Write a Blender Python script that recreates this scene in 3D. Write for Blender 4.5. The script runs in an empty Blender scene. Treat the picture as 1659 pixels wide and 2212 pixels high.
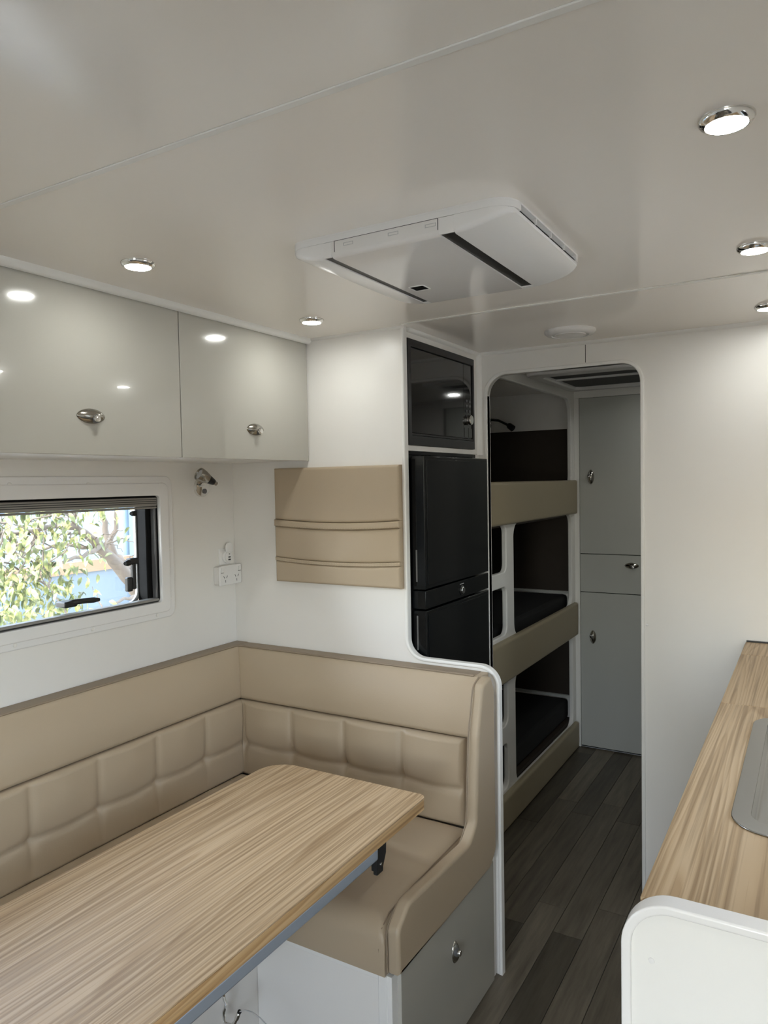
import bpy, bmesh, math, random
from mathutils import Vector, Matrix

S = bpy.context.scene
COL = S.collection
rnd = random.Random(7)
PI = math.pi

# ------------------------------------------------------------------ camera
H = 1.98                                   # ceiling height
CAM = (0.0, 0.0, 1.492)
yaw, pit, rol = (math.radians(a) for a in (30.574, 2.299, -1.041))
f = Vector((-math.sin(yaw)*math.cos(pit), math.cos(yaw)*math.cos(pit), -math.sin(pit)))
r = Vector((math.cos(yaw), math.sin(yaw), 0)); u = r.cross(f)
r2 = r*math.cos(rol) + u*math.sin(rol); u2 = -r*math.sin(rol) + u*math.cos(rol)
cd = bpy.data.cameras.new('camera'); cam = bpy.data.objects.new('camera', cd); COL.objects.link(cam)
mw = Matrix((r2, u2, -f)).transposed().to_4x4(); mw.translation = CAM
cam.matrix_world = mw
cd.sensor_fit = 'HORIZONTAL'; cd.sensor_width = 36.0; cd.lens = 36.0*1576.6/1659.0
cd.clip_start = 0.02; cd.clip_end = 100
S.camera = cam

# ------------------------------------------------------------------ sky
W = bpy.data.worlds.new('sky'); S.world = W; W.use_nodes = True
wn = W.node_tree.nodes; wl = W.node_tree.links
sky = wn.new('ShaderNodeTexSky'); sky.sky_type = 'NISHITA'; sky.sun_disc = False
sky.sun_elevation = math.radians(48); sky.sun_rotation = math.radians(200); sky.dust_density = 2.5; sky.air_density = 1.0
bg = wn['Background']; bg.inputs['Strength'].default_value = 3.2
hs = wn.new('ShaderNodeHueSaturation'); hs.inputs['Saturation'].default_value = .6
wl.new(sky.outputs[0], hs.inputs['Color']); wl.new(hs.outputs[0], bg.inputs['Color'])

sl = bpy.data.lights.new('sun', 'SUN'); sl.energy = 2.2; sl.angle = math.radians(.6); sl.color = (1, .96, .88)
so_ = bpy.data.objects.new('sun', sl); COL.objects.link(so_); so_.location = (6, 5, 10)
so_.rotation_euler = Vector((0, -.65, -1.0)).to_track_quat('-Z', 'Y').to_euler()

def portal(name, loc, rot, sx, sy):
    l = bpy.data.lights.new(name, 'AREA'); l.shape = 'RECTANGLE'; l.size = sx; l.size_y = sy
    l.cycles.is_portal = True
    o = bpy.data.objects.new(name, l); COL.objects.link(o); o.location = loc; o.rotation_euler = rot
portal('sky_portal_dinette', (-1.90, 1.18, 1.29), (0, -PI/2, 0), .36, 1.0)     # guides sky light through window_1
portal('sky_portal_back', (.09, -1.76, 1.25), (PI/2, 0, 0), .64, .97)           # window_2
portal('sky_portal_entry', (.50, -.90, 1.31), (0, PI/2, 0), 1.04, .52)            # glazing of unseen_door_1, the added entry door
portal('sky_portal_kitchen', (.50, 1.40, 1.34), (0, PI/2, 0), .32, .66)          # window_3

vs = S.view_settings
vs.view_transform = 'Standard'; vs.look = 'None'; vs.gamma = 1.0; vs.use_curve_mapping = False
vs.exposure = 0.38
LAMP = 106.0          # downlight lens emission
S.cycles.max_bounces = 14; S.cycles.diffuse_bounces = 7; S.cycles.glossy_bounces = 5
S.cycles.transparent_max_bounces = 12; S.cycles.sample_clamp_indirect = 6.0

# ------------------------------------------------------------------ materials
MATS = {}
def mat(name, col, rough=.5, metal=0.0, spec=.5, coat=0.0, bump=0.0, bscale=200.0, var=0.0, emit=None, est=0.0):
    m = bpy.data.materials.new(name); m.use_nodes = True; MATS[name] = m
    nt = m.node_tree; b = nt.nodes['Principled BSDF']
    b.inputs['Base Color'].default_value = (*col, 1); b.inputs['Roughness'].default_value = rough
    b.inputs['Metallic'].default_value = metal; b.inputs['Specular IOR Level'].default_value = spec
    b.inputs['Coat Weight'].default_value = coat; b.inputs['Coat Roughness'].default_value = .03
    tc = nt.nodes.new('ShaderNodeTexCoord')
    nz = nt.nodes.new('ShaderNodeTexNoise'); nz.inputs['Scale'].default_value = bscale; nz.inputs['Detail'].default_value = 3
    nt.links.new(tc.outputs['Object'], nz.inputs['Vector'])
    if bump:
        bp = nt.nodes.new('ShaderNodeBump'); bp.inputs['Strength'].default_value = bump; bp.inputs['Distance'].default_value = .002
        nt.links.new(nz.outputs['Fac'], bp.inputs['Height']); nt.links.new(bp.outputs[0], b.inputs['Normal'])
    if var:
        nv = nt.nodes.new('ShaderNodeTexNoise'); nv.inputs['Scale'].default_value = 3.0; nv.inputs['Detail'].default_value = 4
        nt.links.new(tc.outputs['Object'], nv.inputs['Vector'])
        mx = nt.nodes.new('ShaderNodeMix'); mx.data_type = 'RGBA'
        mx.inputs[6].default_value = (*[c*(1-var) for c in col], 1); mx.inputs[7].default_value = (*[min(1, c*(1+var)) for c in col], 1)
        nt.links.new(nv.outputs['Fac'], mx.inputs[0]); nt.links.new(mx.outputs[2], b.inputs['Base Color'])
    if emit:
        b.inputs['Emission Color'].default_value = (*emit, 1); b.inputs['Emission Strength'].default_value = est
    return m

mat('ceiling_white', (.90, .855, .80), .13, spec=.45, var=.01)
mat('wall_white', (.83, .81, .775), .32, spec=.4, var=.01)
mat('trim_white', (.84, .83, .80), .30, spec=.45)
mat('plastic_white', (.83, .82, .81), .22, spec=.5)
mat('door_cream', (.47, .455, .405), .12, spec=.5, coat=.6)
mat('locker_grey', (.50, .51, .48), .30, spec=.5)
mat('leather', (.43, .345, .245), .42, spec=.42, bump=.10, bscale=260, var=.04)
mat('leather_dark', (.27, .21, .15), .5, spec=.35)
mat('bunk_pad', (.34, .29, .195), .45, spec=.4, bump=.08, bscale=260)
mat('thread', (.50, .42, .31), .7)
mat('chrome', (.78, .77, .75), .10, metal=1)
mat('nickel', (.40, .385, .35), .16, metal=1)
mat('steel', (.36, .37, .375), .22, metal=1)
mat('alu_grey', (.36, .40, .45), .42, metal=.35)
mat('ac_gloss', (.80, .78, .76), .05, spec=.6)
mat('black_gloss', (.006, .006, .007), .06, spec=.5, coat=.4)
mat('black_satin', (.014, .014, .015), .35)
mat('black_plastic', (.012, .012, .012), .4)
mat('fridge_black', (.004, .005, .006), .12, spec=.24)
mat('grey_plastic', (.10, .10, .10), .4)
mat('blind_grey', (.30, .29, .27), .45, metal=.3)
mat('rubber', (.003, .003, .003), .7, spec=.2)
mat('silver_trim', (.55, .55, .55), .35, metal=.5)
mat('brown_board', (.030, .020, .013), .6)
mat('mattress_black', (.004, .004, .005), .9, bump=.2)
mat('shadow_gap', (.02, .018, .015), .8)
mat('lamp_lens', (.9, .9, .9), .4, emit=(.985, 1.0, .95), est=LAMP)
mat('lamp_off', (.55, .56, .57), .15)
mat('mesh_dark', (.05, .05, .05), .7)
mat('bark', (.085, .07, .055), .85, bump=.5, bscale=60, var=.25)
mat('fence_blue', (.155, .215, .265), .6, var=.06)
mat('fence_brown', (.16, .095, .05), .7, var=.15)
mat('slate_blue', (.07, .095, .12), .5, var=.1)
mat('ground', (.40, .39, .36), .9, var=.15)
mat('mid_grey', (.16, .16, .16), .4)
mat('marker_white', (.55, .55, .55), .5)

def thin_glass(name):
    m = bpy.data.materials.new(name); m.use_nodes = True; MATS[name] = m; nt = m.node_tree
    nt.nodes.remove(nt.nodes['Principled BSDF']); out = nt.nodes['Material Output']
    t = nt.nodes.new('ShaderNodeBsdfTransparent'); t.inputs[0].default_value = (.93, .95, .95, 1)
    g = nt.nodes.new('ShaderNodeBsdfGlossy'); g.inputs['Roughness'].default_value = .03
    fr = nt.nodes.new('ShaderNodeFresnel'); fr.inputs[0].default_value = 1.4
    mx = nt.nodes.new('ShaderNodeMixShader')
    nt.links.new(fr.outputs[0], mx.inputs[0]); nt.links.new(t.outputs[0], mx.inputs[1]); nt.links.new(g.outputs[0], mx.inputs[2])
    nt.links.new(mx.outputs[0], out.inputs[0])
thin_glass('glass')

def wood(name, cdark, cmid, clight, rough=.42, sx=6.0, sy=.5, rings=8.0):
    """oak laminate: cathedral rings + fine fibres, grain runs along Y"""
    m = bpy.data.materials.new(name); m.use_nodes = True; MATS[name] = m; nt = m.node_tree; L = nt.links
    b = nt.nodes['Principled BSDF']; b.inputs['Roughness'].default_value = rough; b.inputs['Specular IOR Level'].default_value = .4
    tc = nt.nodes.new('ShaderNodeTexCoord'); oi = nt.nodes.new('ShaderNodeObjectInfo')
    mul = nt.nodes.new('ShaderNodeMath'); mul.operation = 'MULTIPLY'; mul.inputs[1].default_value = 37.0; L.new(oi.outputs['Random'], mul.inputs[0])
    add = nt.nodes.new('ShaderNodeVectorMath'); add.operation = 'ADD'; L.new(tc.outputs['Object'], add.inputs[0]); L.new(mul.outputs[0], add.inputs[1])
    def noise(sc, scale, detail, dist=0.0):
        mp = nt.nodes.new('ShaderNodeMapping'); mp.inputs['Scale'].default_value = sc; L.new(add.outputs[0], mp.inputs[0])
        n = nt.nodes.new('ShaderNodeTexNoise'); n.inputs['Scale'].default_value = scale; n.inputs['Detail'].default_value = detail
        n.inputs['Distortion'].default_value = dist; L.new(mp.outputs[0], n.inputs['Vector']); return n
    n1 = noise((sx, sy, sx), 1.0, 1.2, .25)
    wob = noise((40, 5, 40), 1.0, 2.0)
    ma = nt.nodes.new('ShaderNodeMath'); ma.operation = 'MULTIPLY'; ma.inputs[1].default_value = rings*2; L.new(n1.outputs['Fac'], ma.inputs[0])
    mb = nt.nodes.new('ShaderNodeMath'); mb.operation = 'MULTIPLY_ADD'; mb.inputs[1].default_value = .55; L.new(wob.outputs['Fac'], mb.inputs[0]); L.new(ma.outputs[0], mb.inputs[2])
    fr = nt.nodes.new('ShaderNodeMath'); fr.operation = 'FRACT'; L.new(mb.outputs[0], fr.inputs[0])
    cr = nt.nodes.new('ShaderNodeValToRGB'); L.new(fr.outputs[0], cr.inputs[0])
    e = cr.color_ramp.elements
    e[0].position = 0; e[0].color = (*clight, 1); e[1].position = 1.0; e[1].color = (*clight, 1)
    k = e.new(.45); k.color = (*cmid, 1); k = e.new(.82); k.color = (*cdark, 1); k = e.new(.9); k.color = (*cmid, 1)
    fib = noise((170, 2.2, 170), 1.0, 4.0)
    r2_ = nt.nodes.new('ShaderNodeValToRGB'); L.new(fib.outputs['Fac'], r2_.inputs[0])
    r2_.color_ramp.elements[0].position = .38; r2_.color_ramp.elements[0].color = (.60, .55, .49, 1)
    r2_.color_ramp.elements[1].position = .56; r2_.color_ramp.elements[1].color = (1, 1, 1, 1)
    mx = nt.nodes.new('ShaderNodeMix'); mx.data_type = 'RGBA'; mx.blend_type = 'MULTIPLY'; mx.inputs[0].default_value = .85
    L.new(cr.outputs[0], mx.inputs[6]); L.new(r2_.outputs[0], mx.inputs[7])
    L.new(mx.outputs[2], b.inputs['Base Color'])
    bp = nt.nodes.new('ShaderNodeBump'); bp.inputs['Strength'].default_value = .12; bp.inputs['Distance'].default_value = .001
    L.new(fib.outputs['Fac'], bp.inputs['Height']); L.new(bp.outputs[0], b.inputs['Normal'])
wood('oak', (.415, .285, .16), (.50, .36, .215), (.545, .405, .255), sx=9.0, sy=.34, rings=14.0)
wood('oak_edge', (.42, .25, .11), (.55, .35, .165), (.62, .42, .22), sx=8.0, sy=.38, rings=8.0)

def plank_mat():
    m = bpy.data.materials.new('vinyl_plank'); m.use_nodes = True; MATS['vinyl_plank'] = m; nt = m.node_tree; L = nt.links
    b = nt.nodes['Principled BSDF']; b.inputs['Roughness'].default_value = .42; b.inputs['Specular IOR Level'].default_value = .35
    tc = nt.nodes.new('ShaderNodeTexCoord'); oi = nt.nodes.new('ShaderNodeObjectInfo')
    mul = nt.nodes.new('ShaderNodeMath'); mul.operation = 'MULTIPLY'; mul.inputs[1].default_value = 50; L.new(oi.outputs['Random'], mul.inputs[0])
    add = nt.nodes.new('ShaderNodeVectorMath'); add.operation = 'ADD'; L.new(tc.outputs['Object'], add.inputs[0]); L.new(mul.outputs[0], add.inputs[1])
    mp = nt.nodes.new('ShaderNodeMapping'); mp.inputs['Scale'].default_value = (45, 3.5, 20); L.new(add.outputs[0], mp.inputs[0])
    n = nt.nodes.new('ShaderNodeTexNoise'); n.inputs['Scale'].default_value = 1; n.inputs['Detail'].default_value = 6; n.inputs['Roughness'].default_value = .65; L.new(mp.outputs[0], n.inputs['Vector'])
    cr = nt.nodes.new('ShaderNodeValToRGB'); L.new(n.outputs['Fac'], cr.inputs[0])
    cr.color_ramp.elements[0].position = .3; cr.color_ramp.elements[0].color = (.075, .063, .047, 1)
    cr.color_ramp.elements[1].position = .72; cr.color_ramp.elements[1].color = (.150, .130, .098, 1)
    hv = nt.nodes.new('ShaderNodeHueSaturation'); L.new(cr.outputs[0], hv.inputs['Color'])
    mr = nt.nodes.new('ShaderNodeMapRange'); mr.inputs[3].default_value = .62; mr.inputs[4].default_value = 1.5; L.new(oi.outputs['Random'], mr.inputs[0]); L.new(mr.outputs[0], hv.inputs['Value'])
    L.new(hv.outputs[0], b.inputs['Base Color'])
plank_mat()

def leaf_mat():
    m = bpy.data.materials.new('leaf'); m.use_nodes = True; MATS['leaf'] = m; nt = m.node_tree; L = nt.links
    b = nt.nodes['Principled BSDF']; b.inputs['Roughness'].default_value = .5
    gm = nt.nodes.new('ShaderNodeNewGeometry')
    tc = nt.nodes.new('ShaderNodeTexCoord')
    n = nt.nodes.new('ShaderNodeTexNoise'); n.inputs['Scale'].default_value = 23; L.new(gm.outputs['Position'], n.inputs['Vector'])
    cr = nt.nodes.new('ShaderNodeValToRGB'); L.new(n.outputs['Fac'], cr.inputs[0])
    cr.color_ramp.elements[0].position = .36; cr.color_ramp.elements[0].color = (.028, .042, .012, 1)
    cr.color_ramp.elements[1].position = .66; cr.color_ramp.elements[1].color = (.27, .25, .095, 1)
    k = cr.color_ramp.elements.new(.50); k.color = (.085, .105, .028, 1)
    L.new(cr.outputs[0], b.inputs['Base Color'])
    L.new(cr.outputs[0], b.inputs['Subsurface Radius'])
leaf_mat()

# ------------------------------------------------------------------ build helpers
WORG = {}
def thing(name, loc, label=None, cat=None, group=None, kind=None):
    o = bpy.data.objects.new(name, None); COL.objects.link(o); o.location = loc; o.empty_display_size = .05
    WORG[o.name] = Vector(loc); tag(o, label, cat, group, kind); return o
def tag(o, label=None, cat=None, group=None, kind=None):
    if label: o['label'] = label
    if cat: o['category'] = cat
    if group: o['group'] = group
    if kind: o['kind'] = kind
    return o

class MB:
    def __init__(s): s.v = []; s.f = []
    def add(s, vs_, fs):
        o = len(s.v); s.v += [tuple(x) for x in vs_]; s.f += [[i+o for i in fc] for fc in fs]; return s
    def box(s, x0, x1, y0, y1, z0, z1):
        v = [(x, y, z) for x in (x0, x1) for y in (y0, y1) for z in (z0, z1)]
        return s.add(v, [(0, 1, 3, 2), (4, 6, 7, 5), (0, 4, 5, 1), (2, 3, 7, 6), (0, 2, 6, 4), (1, 5, 7, 3)])
    def lathe(s, prof, org, axis='z', seg=24, cap=True):
        """prof: list of (radius, height); axis: unit vector or letter"""
        ax = Vector({'x': (1, 0, 0), 'y': (0, 1, 0), 'z': (0, 0, 1)}[axis] if isinstance(axis, str) else axis).normalized()
        t = Vector((0, 0, 1)) if abs(ax.z) < .9 else Vector((1, 0, 0))
        a = ax.cross(t).normalized(); b = ax.cross(a); org = Vector(org)
        vs_ = []; fs = []
        for (rr, hh) in prof:
            for i in range(seg):
                an = 2*PI*i/seg; vs_.append(org + ax*hh + (a*math.cos(an) + b*math.sin(an))*max(rr, 1e-5))
        for k in range(len(prof)-1):
            for i in range(seg):
                j = (i+1) % seg; fs.append((k*seg+i, k*seg+j, (k+1)*seg+j, (k+1)*seg+i))
        if cap:
            fs.append(tuple(range(seg-1, -1, -1))); fs.append(tuple(range((len(prof)-1)*seg, len(prof)*seg)))
        return s.add(vs_, fs)
    def tube(s, pts, rad, seg=8):
        pts = [Vector(q) for q in pts]; n = len(pts); rad = rad if isinstance(rad, (list, tuple)) else [rad]*n
        vs_ = []; fs = []; a = None
        for k in range(n):
            t = (pts[min(k+1, n-1)] - pts[max(k-1, 0)]).normalized()
            if a is None:
                a = t.cross(Vector((0, 0, 1)) if abs(t.z) < .9 else Vector((1, 0, 0))).normalized()
            else: a = (a - t*a.dot(t)).normalized()
            b = t.cross(a)
            for i in range(seg):
                an = 2*PI*i/seg; vs_.append(pts[k] + (a*math.cos(an) + b*math.sin(an))*rad[k])
        for k in range(n-1):
            for i in range(seg):
                j = (i+1) % seg; fs.append((k*seg+i, k*seg+j, (k+1)*seg+j, (k+1)*seg+i))
        fs.append(tuple(range(seg-1, -1, -1))); fs.append(tuple(range((n-1)*seg, n*seg)))
        return s.add(vs_, fs)
    def grid(s, fn, nu, nv, closed=False):
        vs_ = [fn(i/nu, j/nv) for j in range(nv+1) for i in range(nu+1)]
        fs = [(j*(nu+1)+i, j*(nu+1)+i+1, (j+1)*(nu+1)+i+1, (j+1)*(nu+1)+i) for j in range(nv) for i in range(nu)]
        return s.add(vs_, fs)
    def plate(s, outer, holes, thick, mp, bevel=0.0, bseg=2):
        """flat sheet with holes; (u,v) outline, w in 0..thick, mp(u,v,w)->xyz"""
        s.flat = True
        cu = bpy.data.curves.new('tmp', 'CURVE'); cu.dimensions = '2D'; cu.fill_mode = 'BOTH'
        cu.extrude = max(thick/2 - bevel, 1e-5); cu.bevel_depth = bevel; cu.bevel_resolution = bseg; cu.offset = -bevel
        for ring in [outer] + list(holes):
            sp = cu.splines.new('POLY'); sp.points.add(len(ring)-1); sp.use_cyclic_u = True
            for p_, q in zip(sp.points, ring): p_.co = (q[0], q[1], 0, 1)
        ob = bpy.data.objects.new('tmp', cu); COL.objects.link(ob)
        dg = bpy.context.evaluated_depsgraph_get()
        me = bpy.data.meshes.new_from_object(ob.evaluated_get(dg))
        s.add([mp(q.co.x, q.co.y, q.co.z + thick/2) for q in me.vertices], [list(q.vertices) for q in me.polygons])
        bpy.data.objects.remove(ob); bpy.data.curves.remove(cu); bpy.data.meshes.remove(me); return s
    def build(s, name, material, parent=None, bevel=0.0, bseg=2, smooth=True, ang=35, org=None):
        vv = [Vector(q) for q in s.v]
        if org is None:
            lo = [min(q[i] for q in vv) for i in range(3)]; hi = [max(q[i] for q in vv) for i in range(3)]
            org = Vector([(a+b)/2 for a, b in zip(lo, hi)])
        org = Vector(org)
        me = bpy.data.meshes.new(name); me.from_pydata([q-org for q in vv], [], s.f)
        bm = bmesh.new(); bm.from_mesh(me); bmesh.ops.remove_doubles(bm, verts=bm.verts, dist=1e-6)
        bmesh.ops.recalc_face_normals(bm, faces=bm.faces); bm.to_mesh(me); bm.free()
        me.materials.append(MATS[material])
        o = bpy.data.objects.new(name, me); COL.objects.link(o); WORG[o.name] = org
        if parent is not None:
            o.parent = parent; o.location = org - WORG[parent.name]
        else: o.location = org
        if bevel:
            md = o.modifiers.new('bevel', 'BEVEL'); md.width = bevel; md.segments = bseg; md.limit_method = 'ANGLE'; md.angle_limit = math.radians(40); md.harden_normals = False
        if smooth and (bevel or getattr(s, 'flat', False)):
            md = o.modifiers.new('normals', 'WEIGHTED_NORMAL'); md.keep_sharp = True; md.weight = 100
        if smooth:
            me.shade_smooth(); me.set_sharp_from_angle(angle=math.radians(ang if not bevel else 60))
        return o

def box(name, m, b6, parent=None, bevel=0.0, bseg=2):
    return MB().box(*b6).build(name, m, parent, bevel=bevel, bseg=bseg, smooth=bevel > 0)
def rrect(u0, u1, v0, v1, rad, n=6):
    pts = []
    for cx, cy, a0 in ((u1-rad, v0+rad, -PI/2), (u1-rad, v1-rad, 0), (u0+rad, v1-rad, PI/2), (u0+rad, v0+rad, PI)):
        for i in range(n+1):
            a = a0 + PI/2*i/n; pts.append((cx+rad*math.cos(a), cy+rad*math.sin(a)))
    return pts
def fillet(pts, closed=True, n=8):
    """pts: (u, v, radius) -> rounded polyline"""
    out = []; N = len(pts)
    for i, (px, py, rad) in enumerate(pts):
        if rad <= 0 or (not closed and i in (0, N-1)): out.append((px, py)); continue
        P = Vector((px, py)); A = Vector(pts[i-1][:2]); B = Vector(pts[(i+1) % N][:2])
        d1 = (A-P).normalized(); d2 = (B-P).normalized(); ang = d1.angle(d2)
        t = rad/math.tan(ang/2); c = P + (d1+d2).normalized()*(rad/math.sin(ang/2))
        p1 = P + d1*t; p2 = P + d2*t; a1 = math.atan2(*(p1-c).yx); a2 = math.atan2(*(p2-c).yx)
        da = (a2-a1+PI) % (2*PI) - PI
        for k in range(n+1):
            a = a1 + da*k/n; out.append((c.x+rad*math.cos(a), c.y+rad*math.sin(a)))
    return out
def offset(path, d):
    """offset an open polyline to its left by d"""
    o = []
    for i in range(len(path)):
        a = Vector(path[max(i-1, 0)]); b = Vector(path[min(i+1, len(path)-1)]); t = (b-a).normalized(); o.append((path[i][0]-t.y*d, path[i][1]+t.x*d))
    return o
def dup(o, loc, parent=None):
    c = o.copy(); COL.objects.link(c); c.location = loc; c.parent = parent
    for ch in o.children:
        d = ch.copy(); COL.objects.link(d); d.parent = c
        for g in ch.children:
            e = g.copy(); COL.objects.link(e); e.parent = d
    return c

def cushion(mb, U, V, T, mp, rad=.02, fn=None, step=.012):
    """soft slab: front surface over U x V, thickness T, rounded border, closed at the back"""
    nu = max(4, int(U/step)); nv = max(4, int(V/step))
    # denser near the border
    def warp(n, Ln):
        xs = [Ln*i/n for i in range(n+1)]
        ex = [0] + [rad*k for k in (.06, .2, .45, .75, 1.05)]
        mid = [x for x in xs if ex[-1] < x < Ln-ex[-1]]
        return ex + mid + [Ln-e for e in reversed(ex)]
    us = warp(nu, U); vs_ = warp(nv, V); A = []; F = []
    for vv in vs_:
        for uu in us:
            d = min(uu, U-uu, vv, V-vv); k = max(0.0, 1-min(d, rad)/rad)
            w = T - rad*(1-math.sqrt(max(0, 1-k*k)))
            if fn: w += fn(uu, vv)*min(1, d/rad)
            A.append(mp(uu, vv, w))
    n = len(us); m = len(vs_)
    for j in range(m-1):
        for i in range(n-1): F.append((j*n+i, j*n+i+1, (j+1)*n+i+1, (j+1)*n+i))
    ring = [i for i in range(n)] + [j*n+n-1 for j in range(1, m)] + [(m-1)*n+i for i in range(n-2, -1, -1)] + [j*n for j in range(m-2, 0, -1)]
    o = len(A)
    for q in ring:
        i = q % n; j = q//n; A.append(mp(us[i], vs_[j], 0))
    R = len(ring)
    for k in range(R): F.append((ring[k], o+k, o+(k+1) % R, ring[(k+1) % R]))
    F.append(tuple(o+k for k in range(R)))
    mb.add(A, F)

# ------------------------------------------------------------------ the shell
XL, XR, YB, YD, YR, YE = -1.83, .45, -1.70, 2.016, 2.615, 4.03
XC = -1.115            # fridge cabinet face
def struct(o): return tag(o, kind='structure')

# floor: base + individual vinyl planks
fl = struct(box('floor', 'shadow_gap', (XL-.02, XR+.02, YB-.02, YE+.4, -.03, -.0035)))
PW, PL = .0978, .895
plank_mesh = {}
offs = [.31, .62, .15, .445, .02, .40, .66, .24, .80, .10, .53, .35, .70]
def plank(x0, y0, y1):
    L_ = round(y1-y0, 3)
    if L_ < .03: return
    if L_ not in plank_mesh:
        o = MB().box(0, PW-.0018, 0, L_-.0018, -.004, 0).build('plank', 'vinyl_plank', fl, bevel=.0007, bseg=1)
        plank_mesh[L_] = (o, Vector(o.location)); base = o
        o.location = Vector((x0, y0, 0)) + Vector(((PW-.0018)/2, (L_-.0018)/2, -.002)) - WORG[fl.name]
    else:
        o = plank_mesh[L_][0].copy(); COL.objects.link(o)
        o.location = Vector((x0, y0, 0)) + Vector(((PW-.0018)/2, (L_-.0018)/2, -.002)) - WORG[fl.name]
for c in range(-1, 13):
    x0 = -1.13 + PW*c
    o_ = offs[c % len(offs)]; ys = [YB]; y = YB + o_
    anchors = {0: 3.02, 1: 3.298, 2: 3.19, 3: 2.445, 4: 2.30}
    a = anchors.get(c, 2.1 + o_)
    while a > YB + .25: a -= PL
    y = a + PL if a + PL > YB+.03 else a + 2*PL
    while y < 4.02: ys.append(y); y += PL
    ys.append(4.02)
    for y0, y1 in zip(ys[:-1], ys[1:]): plank(x0, y0, y1)

# ceiling with joint strips
ce = struct(box('ceiling', 'ceiling_white', (XL-.02, XR+.02, YB-.02, YE+.4, H, H+.04)))
box('joint_strip', 'trim_white', (-1.48, XR, .762, .774, H-.0025, H), ce, bevel=.001)
box('joint_strip', 'trim_white', (-1.10, XR, 1.978, 1.992, H-.0025, H), ce, bevel=.001)

# left wall with the window opening
WY0, WY1, WZ0, WZ1 = .60, 1.66, 1.112, 1.468
def wall_x(name, xa, xb, y0, y1, hy0, hy1, hz0, hz1):
    return struct(MB().box(xa, xb, y0, hy0, 0, H).box(xa, xb, hy1, y1, 0, H).box(xa, xb, hy0, hy1, 0, hz0).box(xa, xb, hy0, hy1, hz1, H).build(name, 'wall_white', smooth=False))
wall_x('wall_left', XL-.035, XL, YB, YE+.35, WY0, WY1, WZ0, WZ1)
RW = ((-1.15, -.65, .80, 1.82), (1.08, 1.72, 1.20, 1.48))
m_ = MB(); yy_ = YB
for a_, b_, c_, d_ in RW: m_.box(XR, XR+.03, yy_, a_, 0, H).box(XR, XR+.03, a_, b_, 0, c_).box(XR, XR+.03, a_, b_, d_, H); yy_ = b_
struct(m_.box(XR, XR+.03, yy_, YE+.35, 0, H).build('wall_right', 'wall_white', smooth=False))
BX0, BX1, BZ0, BZ1 = -.22, .40, .78, 1.74
struct(MB().box(XL, BX0, YB-.03, YB, 0, H).box(BX1, XR, YB-.03, YB, 0, H).box(BX0, BX1, YB-.03, YB, 0, BZ0).box(BX0, BX1, YB-.03, YB, BZ1, H).build('wall_back', 'wall_white', smooth=False))
struct(box('wall_far', 'wall_white', (XL, XR, YE, YE+.02, 0, H)))

# rear wall with the rounded doorway
DX0, DX1, DZ = -1.078, -.517, 1.89
door_path = fillet([(DX1, 0, 0), (DX1, DZ, .065), (DX0, DZ, .075), (DX0, 0, 0)], closed=False)
outer = [(XR, 0)] + [(XR, H)] + [(XC-.02, H), (XC-.02, 0)]
poly = [(DX1, 0), (XR, 0), (XR, H), (XC-.02, H), (XC-.02, 0), (DX0, 0)] + list(reversed(door_path))[1:-1]
wr = struct(MB().plate(poly, [], .022, lambda a, b, w: (a, YR+w, b)).build('wall_rear', 'wall_white'))
ring = door_path + list(reversed(offset(door_path, -.013)))
MB().plate(ring, [], .034, lambda a, b, w: (a, YR-.006+w, b), bevel=.0035).build('door_trim', 'trim_white', wr)
box('panel_seam', 'shadow_gap', (-.7045, -.7025, YR-.0004, YR+.003, DZ+.015, H-.012), wr)
MB().lathe([(.0055, 0), (.0052, .0015), (.003, .003), (0, .0032)], (-.497, YR, .985), (0, -1, 0), 12).build('screw_cap', 'plastic_white', wr)

# cornice trims
def quarter(name, path_a, path_b, d1, d2, rad=.014, n=5):
    A, B, D1, D2 = Vector(path_a), Vector(path_b), Vector(d1), Vector(d2)
    ring = [Vector((0, 0, 0))] + [D1*rad*math.cos(PI/2*i/n) + D2*rad*math.sin(PI/2*i/n) for i in range(n+1)]
    m = MB(); k = len(ring)
    m.add([A+q for q in ring] + [B+q for q in ring], [(i, (i+1) % k, k+(i+1) % k, k+i) for i in range(k)] + [tuple(range(k-1, -1, -1)), tuple(range(k, 2*k))])
    return struct(m.build(name, 'trim_white', ang=50))
quarter('trim_1', (-1.478, YB, H), (-1.478, YD, H), (1, 0, 0), (0, 0, -1), .017)
quarter('trim_2', (-1.478, YD, H), (-1.105, YD, H), (0, -1, 0), (0, 0, -1), .008)
quarter('trim_3', (XC, YR, H), (XR, YR, H), (0, -1, 0), (0, 0, -1), .012)
quarter('trim_4', (XC, YD+.03, H), (XC, YR, H), (1, 0, 0), (0, 0, -1), .012)
quarter('trim_5', (XC, YR, 1.59), (XC, YR, H), (1, 0, 0), (0, -1, 0), .016)

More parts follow.
